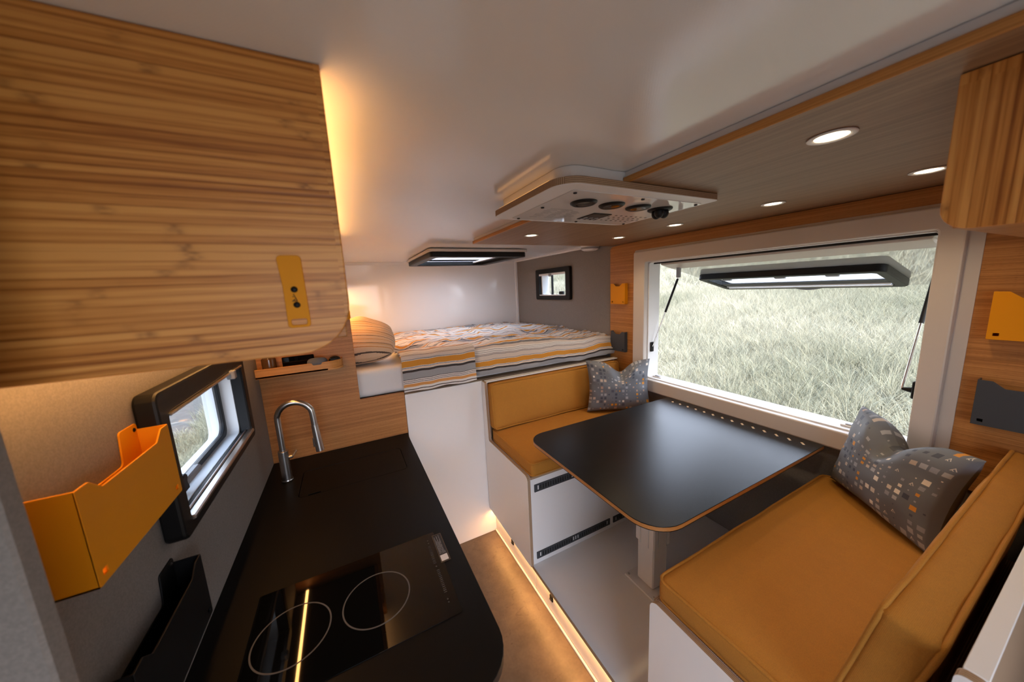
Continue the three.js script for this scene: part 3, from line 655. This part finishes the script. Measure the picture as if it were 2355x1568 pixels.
// scatter pillow: two bulging sheets, corners pulled out, the top pressed in
function pillowGeo(w, h, t, chop, sd, side = 0, round = 0) {
  const N = 56, P = [], UV = [], I = [];
  for (const f of [1, -1]) {
    const off = P.length / 3;
    for (let j = 0; j <= N; j++) for (let i = 0; i <= N; i++) {
      const u = i / N * 2 - 1, v = j / N * 2 - 1, ed = Math.max(Math.abs(u), Math.abs(v));
      let x = u * w / 2 * (1 - .10 * (1 - v * v)), y = v * h / 2 * (1 - .07 * (1 - u * u));
      x *= Math.sqrt(1 - round * v * v / 2); y *= Math.sqrt(1 - round * u * u / 2);
      const uu = u - side, dent = Math.exp(-Math.pow(uu / .34, 2)) * smooth(-.15, 1, v);
      y -= chop * dent * (1 - .35 * Math.abs(uu));
      let th = t / 2 * Math.pow(clamp((1 - u * u) * (1 - v * v), 0, 1), .42);
      th *= 1 - .30 * Math.exp(-Math.pow(uu / .13, 2)) * smooth(.2, 1, v) + .22 * Math.exp(-Math.pow((Math.abs(uu) - .38) / .2, 2)) * smooth(0, .8, v) * (1 - smooth(.85, 1, v));
      const wr = .008 * (vnoise(u * 3 + sd, v * 3 + f) - .5) + .005 * Math.sin((u * 7 + v * 11) + sd) * Math.pow(ed, 3);
      P.push(x, y + h / 2, f * th + (1 - Math.pow(ed, 8)) * wr); UV.push((u + 1) / 2, (v + 1) / 2);
    }
    for (let j = 0; j < N; j++) for (let i = 0; i < N; i++) {
      const a = off + j * (N + 1) + i, b = a + 1, c = a + N + 1, d = c + 1;
      f > 0 ? I.push(a, b, d, a, d, c) : I.push(a, d, b, a, c, d);
    }
  }
  const g = new THREE.BufferGeometry(); g.setAttribute('position', new THREE.Float32BufferAttribute(P, 3)); g.setAttribute('uv', new THREE.Float32BufferAttribute(UV, 2)); g.setIndex(I); g.computeVertexNormals();
  return g;
}
function pillow(name, label, mat, w, h, t, chop, base, right, lean, sd, side, zip) {
  const o = thing(name, label, 'pillow');
  part(o, 'cover', pillowGeo(w, h, t, chop, sd, side), mat);
  if (zip) part(o, 'seam', tube(Array.from({ length: 13 }, (_, k) => { const u = k / 6 - 1; return [u * w / 2, h * .035 * (1 - u * u), 0]; }), .0022, 40, false, 6), M.charcoal);
  const r = new THREE.Vector3(right[0], 0, right[1]).normalize(), n = r.clone().cross(new THREE.Vector3(0, 1, 0));
  const u = new THREE.Vector3(0, Math.cos(lean), 0).addScaledVector(n, -Math.sin(lean)), nn = r.clone().cross(u);
  o.quaternion.setFromRotationMatrix(new THREE.Matrix4().makeBasis(r, u, nn)); o.position.set(...base);
  return o;
}
pillow('throw_pillow', 'grey pillow with small squares leaning in the window corner of the vented bench', M.squaresA, .45, .37, .14, .075, [1.665, H - .908, -1.665], [.85, .53], .16, 4, .06, true);
pillow('throw_pillow', 'large grey pillow with squares slumped against the seat back', M.squaresB, .46, .35, .15, .075, [1.708, H - .908, -.402], [-.65, .76], .24, 9, .02, true);

// ---------------------------------------------------------------- table
{
  const o = thing('dining_table', 'black topped table with wooden edge on a metal pillar', 'table');
  const y = H - .78, out = [[.778, -.617, .115], [.778, -1.434, .095], [1.882, -1.434, .004], [1.882, -.617, .004]];
  const holes = []; for (let k = 0; k < 14; k++) { const z = -1.36 + k * .0526; holes.push([[1.812, z + .007], [1.822, z + .014], [1.846, z - .008], [1.836, z - .015]]); }
  const t = part(o, 'top', plateXZ(out, y - .003, y, { holes, b: .0006 }), M.tableTop);
  t.userData.label = 'matt black laminate with a row of slots';
  part(t, 'core', plateXZ(out, y - .016, y - .003, { grain: 'z' }), M.fine);
  part(t, 'slot_inlay', bx(1.806, 1.852, y - .0031, y - .0024, -1.40, -.64), std({ color: lin(.62, .46, .30), roughness: .6 }));
  part(t, 'underside', plateXZ(out, y - .019, y - .016, {}), M.tableTop);
  part(o, 'pillar', bx(1.206, 1.306, YP + .012, H - 1.12, -1.075, -.975, .006, 'y'), M.alu);
  part(o, 'pillar_sleeve', bx(1.198, 1.314, H - 1.30, y - .04, -1.083, -.967, .006, 'y'), M.alu);
  for (const [x, z] of [[1.2, -1.05], [1.2, -1.0], [1.225, -.9685], [1.287, -.9685]]) part(o, 'groove_strip', x === 1.2 ? bx(1.1965, 1.1985, H - 1.30, y - .045, z - .003, z + .003, .0005) : bx(x - .003, x + .003, H - 1.30, y - .045, -.9672, -.9652, .0005), M.chrome);
  part(o, 'top_plate', bx(1.12, 1.40, y - .036, y - .019, -1.16, -.89, .003), M.alu);
  const b = part(o, 'base_plate', bx(1.163, 1.35, YP, YP + .012, -1.12, -.93, .003), M.alu);
  for (const [x, z] of [[1.18, -.945], [1.332, -.945], [1.18, -1.105], [1.332, -1.105]]) part(b, 'bolt', cyl(.006, .006, [x, YP + .012, z], [x, YP + .016, z], 8), M.steel);
  settle(o);
}

// ================================================================ BED
{
  const o = thing('bed_platform', 'white fronted bed platform at the end of the aisle', 'bed platform');
  part(o, 'front_panel', plateXY([[.2635, .001], [.82, .001], [.82, YP - .022], [.776, YP - .022], [.776, H - .605, .012], [.2635, H - .605, .006]], -2.014, -1.9975, { b: .001 }), M.whiteMatt);
  part(o, 'deck', bx(XL + .006, XW - .003, H - .64, H - .604, -3.65, -2.03), M.ply);
  part(o, 'inner_support', bx(XL + .002, XL + .02, .001, H - .64, -3.65, -2.03), M.whiteMatt);
  settle(o);
}
{
  const o = thing('mattress', 'thick mattress under a fitted white sheet', 'mattress');
  part(o, 'body', uvm(crowned(XR - XL - .03, .165, 1.62, .03, [0, .004, .004], .003, 41)), M.sheet);
  o.position.set((XL + XR) / 2 - .006, H - .593, -2.842);
}
function grid(nu, nv, fn) {
  const P = [], UV = [], I = [];
  for (let j = 0; j <= nv; j++) for (let i = 0; i <= nu; i++) { const r = fn(i / nu, j / nv); P.push(r[0], r[1], r[2]); UV.push(r[3], r[4]); }
  for (let j = 0; j < nv; j++) for (let i = 0; i < nu; i++) { const a = j * (nu + 1) + i, b = a + 1, c = a + nu + 1, d = c + 1; I.push(a, b, d, a, d, c); }
  const g = new THREE.BufferGeometry(); g.setAttribute('position', new THREE.Float32BufferAttribute(P, 3)); g.setAttribute('uv', new THREE.Float32BufferAttribute(UV, 2)); g.setIndex(I); g.computeVertexNormals();
  return g;
}
const ridge = (x, y) => 1 - Math.abs(2 * vnoise(x, y) - 1);
function folds(x, z) {
  return .024 * (vnoise(x * 2.2 + 3, z * 3.5) - .4) + .034 * (ridge(x * 2.6 + 7, z * 6.5 + 1.6 * vnoise(x * 4, z * 3)) - .5) + .018 * (ridge(x * 6 + 1 + vnoise(x * 3, z * 3), z * 13 + 2) - .5) + .006 * (ridge(x * 16, z * 26) - .5) + .003 * (vnoise(x * 40, z * 50) - .5);
}
{
  const o = thing('duvet', 'rumpled duvet with orange, grey and white stripes on the bed', 'duvet');
  const zFr = -2.0, zBk = -3.635, top = H - .395;
  // v runs from the front hem up and over the mattress to the end wall
  const run = (x, m) => {
    const hem = .135 + .02 * (vnoise(x * 3, 5) - .5) - .03 * smooth(1.6, 1.9, x), zF = zFr - .03 * (1 - smooth(.70, .76, x));
    const lean = .02 * Math.sin(x * 7) + .012 * Math.sin(x * 17 + 1);
    if (m < hem) { const t = m / hem; return [top - .045 - hem * (1 - t) * 1.0, zF - .018 + .034 * Math.sin(Math.PI * (.25 + .6 * t)) + lean * .25]; }
    const q = m - hem, R = .06, arc = R * Math.PI / 2;
    if (q < arc) { const a = q / R; return [top - .045 + R * .75 * Math.sin(a), zF - .018 + .016 - R * (1 - Math.cos(a)) + lean * .2]; }
    return [top, zF - .002 - R - (q - arc)];
  };
  const L = .135 + .06 * Math.PI / 2 + (zFr - .062 - zBk);
  part(o, 'cover', grid(230, 250, (u, v) => {
    const x = .27 + (XR - .003 - .27) * u, m = v * L; let [y, z] = run(x, m);
    z = Math.max(z, zBk);
    const ontop = smooth(.10, .24, m), edge = smooth(1.94, 1.72, x), k = folds(x, z);
    y += ontop * (k - .028 * (1 - edge) - .03 * smooth(-2.7, -3.6, z) - .02 * smooth(-2.6, -2.05, z) * smooth(.9, 1.9, x)) - (1 - ontop) * .03 * (1 - edge);
    z += (1 - ontop) * .010 * (vnoise(x * 12, m * 18) - .5) * 2;
    y = Math.max(y, H - .60);
    const sh = (.20 * (vnoise(x * 1.9, m * 2.3 + 9) - .5) + .15 * (vnoise(x * 5.5, m * 5) - .5) + .05 * (vnoise(x * 15, m * 9) - .5)) * smooth(.2, .5, m);
    return [x, y, z, x, .085 + m * 1.15 + sh];
  }), M.linen);
  const f = part(o, 'hanging_fold', grid(60, 60, (u, v) => {
    const x = .262 + (.722 - .262) * u + .006 * (1 - v) * Math.sin(u * 3), m = v * .36;
    let y, z;
    if (m < .2) { y = H - .588 + m; z = -1.984 + .006 * Math.sin(u * 9 + m * 8) + .004 * (vnoise(u * 9, m * 12) - .5); }
    else { const a = Math.min((m - .2) / .045, Math.PI / 2), rest = Math.max(0, m - .2 - .045 * Math.PI / 2); y = H - .388 + .03 * Math.sin(a) + (rest > 0 ? .35 * folds(x, -2.03 - rest) : 0) - .05 * rest; z = -1.984 - .045 * (1 - Math.cos(a)) - rest; }
    return [x, y + .003 * Math.sin(u * 14), z, x, m + .002];
  }), M.linen);
  f.userData.label = 'striped fold hanging over the bed front';
  settle(o);
}
{
  const p = thing('bed_pillow', 'plump bed pillow in a thin striped cover beside the bamboo panel', 'pillow');
  part(p, 'cover', pillowGeo(.66, .38, .24, 0, 21, 0, .75), M.pillowLinen);
  p.rotation.set(-1.05, 0, -.05); p.position.set(-.035, H - .376, -2.09);
}

{
  const o = thing('bed_locker', 'white overhead locker above the head of the bed', 'locker');
  part(o, 'body', bx(XL + .003, -.05, H + .06, H + .26, -3.64, -2.03, .003, 'z'), M.whiteMatt);
  for (let k = 0; k < 3; k++) part(o, 'door', bx(-.05, -.036, H + .055, H + .26, -2.04 - k * .53 - .52, -2.04 - k * .53, .002, 'z'), M.fine);
  settle(o);
}
ledStrip('warm strip light under the bed locker above the striped pillow', -.052, -.038, H + .048, H + .055, -3.62, -2.06, -1, .012, STRIP_BED, -.6);

// ================================================================ CEILING ZONE
{
  const o = thing('ceiling_board', 'long wooden ceiling board with a pale bamboo edge above the dinette', 'board');
  const out = [[.778, ZB - .001], [.778, -.762], [1.215, -.762, .006], [1.215, -1.21, .006], [.778, -1.21], [.778, -2.03], [XR - .002, -2.03], [XR - .002, ZB - .001]].reverse();
  part(o, 'panel', plateXZ(out, H + .286, H + .303, { grain: 'z' }), M.oak);
  part(o, 'packing_strip', plateXZ(out.map(([x, z]) => [x === .778 ? .782 : x, z]), H + .303, H + .3192, {}), M.whiteMatt);
  const e = part(o, 'edge_band', bx(.773, .779, H + .2855, H + .3035, -.762, ZB - .002, .002, 'z'), M.edge); e.userData.label = 'pale bamboo edge';
  part(o, 'edge_band', bx(.773, .779, H + .2855, H + .3035, -2.03, -1.21, .002, 'z'), M.edge);
  part(o, 'edge_band', bx(.78, 1.94, H + .286, H + .303, -2.033, -2.028, .001, 'x'), M.edge);
  settle(o);
}
{
  const labels = ['recessed round spotlight near the white control panel and the wooden edge', 'recessed round spotlight beside the hanging bamboo cabinet', 'recessed round spotlight above the middle of the window', 'recessed round spotlight above the bed end of the window', 'recessed round spotlight in the window corner of the board', 'recessed round spotlight at the bed end of the wooden board edge'];
  labels[0] = 'recessed round spotlight with a wide metal rim close to the pale board edge';
  [[.965, -.36], [1.598, -.36], [1.594, -.76], [1.60, -1.21], [1.62, -1.63], [.982, -1.65]].forEach(([x, z], k) => {
    const o = thing('spotlight', labels[k], 'spotlight', 'round spotlights in the ceiling board');
    part(o, 'rim', lathe([[.027, .002], [.029, -.002], [.036, -.0035], [.0405, -.002], [.041, .0005], [.030, .001]], [x, H + .285, z], 40), M.whitePaint);
    part(o, 'diffuser', cyl(.0275, .0275, [x, H + .2856, z], [x, H + .2842, z], 32), M.lampGlow);
    const s = new THREE.SpotLight(lin(1, .74, .44), DOWNLIGHT * .25, 0, 1.15, .8, 2); s.position.set(x, H + .281, z); s.target.position.set(x, 0, z); s.castShadow = true; s.shadow.radius = 1.2; scene.add(s, s.target);
    settle(o);
  });
}
{
  const o = thing('control_panel', 'white plywood control panel with sockets hanging below the ceiling', 'control panel');
  const y0 = H + .264, y1 = H + .284;
  const out = [[.54, -.735, .07], [1.2, -.735, .02], [1.2, -1.2, .04], [.54, -1.2, .05]].reverse();
  part(o, 'board', plateXZ(out, y0 + .0015, y1, { grain: 'x' }), M.ply);
  part(o, 'laminate', plateXZ(out, y0, y0 + .0016, { b: .0004 }), M.whiteMatt);
  part(o, 'spacer', plateXZ([[.565, -.762, .055], [1.19, -.762, .02], [1.19, -1.17, .04], [.565, -1.17, .04]].reverse(), y1, H + .3192, {}), M.whiteMatt);
  const p = part(o, 'face_plate', plateXZ(rect(.612, 1.182, -1.175, -.785, .012), y0 - .002, y0, { b: .0006 }), M.plate);
  p.userData.label = 'glossy white face plate';
  for (const [x, z] of [[.636, -1.16], [.634, -.985], [.632, -.806], [.90, -.80], [1.166, -.80], [1.166, -.98], [1.172, -1.15], [.91, -1.158]]) part(p, 'screw', cyl(.006, .005, [x, y0 - .002, z], [x, y0 - .005, z], 16), M.blackRubber);
  [.73, .85, .975, 1.088].forEach((x, k) => {
    const s = part(p, 'round_socket', lathe([[.02, -.006], [.036, -.008], [.043, -.004], [.044, 0]], [x, y0 - .002, -.888], 40), M.black);
    if (k < 3) part(s, 'cap', lathe([[0, -.0085], [.02, -.008], [.034, -.0055]], [x, y0 - .002, -.888], 32), M.glassBlack);
    else {
      part(s, 'insert', lathe([[0, -.004], [.034, -.004]], [x, y0 - .002, -.888], 32), M.blackRubber);
      for (let q = 0; q < 3; q++) { const a = q * 2.1 + .5; part(s, 'knob_lobe', new THREE.SphereGeometry(.017, 20, 14).scale(1, 1.1, 1).translate(x + .015 * Math.cos(a), y0 - .017, -.888 + .015 * Math.sin(a)), M.blackRubber); }
    }
  });
  const ds = part(p, 'display', bx(.875, .965, y0 - .0045, y0 - .0018, -1.11, -1.005, .001), M.glassBlack);
  for (const [x, z] of [[.893, -1.097], [.92, -1.097], [.947, -1.097], [.893, -1.075], [.92, -1.075], [.947, -1.075]]) part(ds, 'button', cyl(.0085, .0085, [x, y0 - .0045, z], [x, y0 - .0056, z], 16), M.greyPlastic);
  const holes = []; for (let r = 0; r < 4; r++) for (let c = 0; c < 7 - (r === 0 ? 1 : 0); c++) { const x = 1.0 + c * .027 + (r % 2) * .0135 - (r > 1 ? .012 : 0), z = -1.105 + r * .028; holes.push(cyl(.0055, .0055, [x, y0 - .0018, z], [x, y0 - .0023, z], 12)); }
  part(p, 'sound_holes', join(holes), M.blackMatt).userData.kind = 'stuff';
  const lines = []; seed = 99; for (let k = 0; k < 26; k++) { const z = -1.12 + (k % 9) * .016, x = .665 + Math.floor(k / 9) * .055 + rr(-.008, .008); lines.push(bx(x, x + rr(.025, .05), y0 - .0023, y0 - .0019, z, z + .0018)); }
  part(p, 'printed_lines', join(lines), M.ringGrey).userData.kind = 'stuff';
  settle(o);
}
ledStrip('warm strip light on the upper face of the white control panel', .546, .554, H + .284, H + .288, -1.15, -.81, 1, .004, STRIP_PANEL, 0, M.ledGlowSoft);
{
  const o = thing('hanging_cabinet', 'dark bamboo cabinet with a rounded corner hanging under the ceiling board', 'cabinet');
  part(o, 'door', plateZY([[-.178, H + .056, .034], [ZB - .01, H + .056, .004], [ZB - .01, H + .2845], [-.178, H + .2845]], .868, .886, { b: .0015, grain: 'y' }), M.wide);
  part(o, 'body', bx(.886, XW - .002, H + .06, H + .2845, -.17, ZB - .01, .004, 'z'), M.fine);
  settle(o);
}
{
  const o = thing('smoke_detector', 'flat white smoke detector under the ceiling beside the grey wall', 'smoke detector');
  part(o, 'housing', lathe([[0, -.05], [.05, -.048], [.068, -.038], [.074, -.02], [.074, 0]], [1.868, YC - .0005, -2.20], 40), M.whitePaint);
  part(o, 'vents', lathe([[.0695, -.0375], [.0755, -.0215]], [1.868, YC - .001, -2.20], 40), M.greyPlastic);
  settle(o);
}

// ================================================================ OUTSIDE
const groundY = (x, z) => {
  const d = Math.max(0, x - 3.2);
  return -1.02 + .115 * d + .0012 * d * d + .10 * (vnoise(x * .5 + 40, z * .5 + 40) - .5) + (x < -1 ? .02 * (vnoise(x * 2, z * 2) - .5) : 0);
};
{
  const o = struct('ground', 'pale dry grassland rising away from the camper', 'ground');
  const soil = tex(512, 512, (i, j) => {
    const n = .5 * vnoise(i / 32, j / 32, 16, 16) + .3 * vnoise(i / 8, j / 8, 64, 64) + .2 * hash(i, j);
    return mix3([44, 40, 28], [88, 82, 60], n);
  }, 3, 3);
  const gravel = tex(512, 512, (i, j) => { const n = .5 * vnoise(i / 40, j / 40, 13, 13) + .5 * hash(i, j); return mix3([58, 57, 56], [84, 82, 80], n); }, 1.2, 1.2);
  const patch = (x0, x1, z0, z1, nx, nz) => grid(nx, nz, (u, v) => { const x = x0 + (x1 - x0) * u, z = z1 + (z0 - z1) * v; return [x, groundY(x, z), z, x, z]; });
  part(o, 'grass_slope', patch(-.4, 110, -140, 40, 220, 220), std({ map: soil, roughness: 1 }));
  part(o, 'gravel_track', patch(-60, -.4, -60, 40, 60, 60), std({ map: gravel, roughness: 1 }));
}
function tuftGeo(n, spread, hgt, wid, flop) {
  const P = [], I = [], C = [];
  for (let k = 0; k < n; k++) {
    const tone = rnd() < .3 ? rr(.35, .65) : rr(.8, 1.35), warm = rr(.94, 1.06);
    const a = rr(0, 6.283), r = spread * Math.sqrt(rnd()), bx0 = r * Math.cos(a), bz0 = r * Math.sin(a), b = a + rr(-.9, .9), len = hgt * rr(.55, 1.1), fl = flop * rr(.3, 1.2), w = wid * rr(.7, 1.3), t = rr(0, 3.14);
    const o = P.length / 3;
    for (let s = 0; s <= 3; s++) {
      const q = s / 3, y = len * (q - .25 * fl * q * q), off = len * fl * q * q, ww = w * (1 - q * .92);
      for (const e of [-1, 1]) { P.push(bx0 + off * Math.cos(b) + e * ww * Math.cos(t), y, bz0 + off * Math.sin(b) + e * ww * Math.sin(t)); C.push(tone * warm, tone, tone / warm); }
      if (s) { const c = o + s * 2; I.push(c - 2, c - 1, c + 1, c - 2, c + 1, c); }
    }
  }
  const g = new THREE.BufferGeometry(); g.setAttribute('position', new THREE.Float32BufferAttribute(P, 3)); g.setAttribute('color', new THREE.Float32BufferAttribute(C, 3)); g.setIndex(I); g.computeVertexNormals();
  return g;
}
{
  seed = 314159;
  const mat = phy({ color: 0xffffff, vertexColors: true, roughness: 1, specularIntensity: .2, transmission: .35, thickness: 0, side: THREE.DoubleSide });
  const kinds = [tuftGeo(30, .13, .36, .0065, .8), tuftGeo(26, .10, .50, .006, .6), tuftGeo(30, .17, .28, .007, 1.1)];
  const spots = kinds.map(() => []);
  const place = (x, z, s) => { const k = Math.floor(rnd() * 3); spots[k].push([x, z, s, rr(0, 6.283), rnd(), vnoise(x * .35 + 9, z * .35 + 4)]); };
  for (let k = 0; k < 15000; k++) { const x = 3.5 + 15 * Math.sqrt(rnd()), z = -x * rr(.08, 1.05); place(x, z, rr(.7, 1.25)); }
  for (let k = 0; k < 15000; k++) { const x = 17 + 26 * Math.sqrt(rnd()), z = -x * rr(.1, 1.75); place(x, z, rr(1.0, 1.9)); }
  for (let k = 0; k < 1600; k++) { const z = rr(-15, -3.2), x = -2.35 + .055 * (z + 4) - Math.abs(rr(-.9, .9) * rnd()); place(x, z, rr(.35, .75)); }
  for (let k = 0; k < 900; k++) { const x = rr(-2.4, -1.2), z = rr(-7, -1.5); if (vnoise(x * 1.3, z * 1.3) > .5) place(x, z, rr(.2, .4)); }
  const m4 = new THREE.Matrix4(), q = new THREE.Quaternion(), up = new THREE.Vector3(0, 1, 0), col = new THREE.Color();
  kinds.forEach((g, k) => {
    const o = new THREE.InstancedMesh(g, mat, spots[k].length); o.name = numbered('grass'); o.userData = { kind: 'stuff', label: 'pale dry tussock grass outside the windows', category: 'grass' };
    spots[k].forEach(([x, z, s, a, c, n], i) => {
      q.setFromAxisAngle(up, a); m4.compose(new THREE.Vector3(x, groundY(x, z) - .01, z), q, new THREE.Vector3(s, s * (.8 + .5 * c), s)); o.setMatrixAt(i, m4);
      const e = clamp(.5 * c + .8 * n - .15, 0, 1), t = mix3([.53, .50, .39], [.245, .245, .17], e), b = .8 + .4 * ((c * 7.3) % 1); col.setRGB(t[0] * b, t[1] * b, t[2] * b); o.setColorAt(i, col);
    });
    o.castShadow = o.receiveShadow = true; scene.add(o);
  });
}

renderer.render(scene, camera);
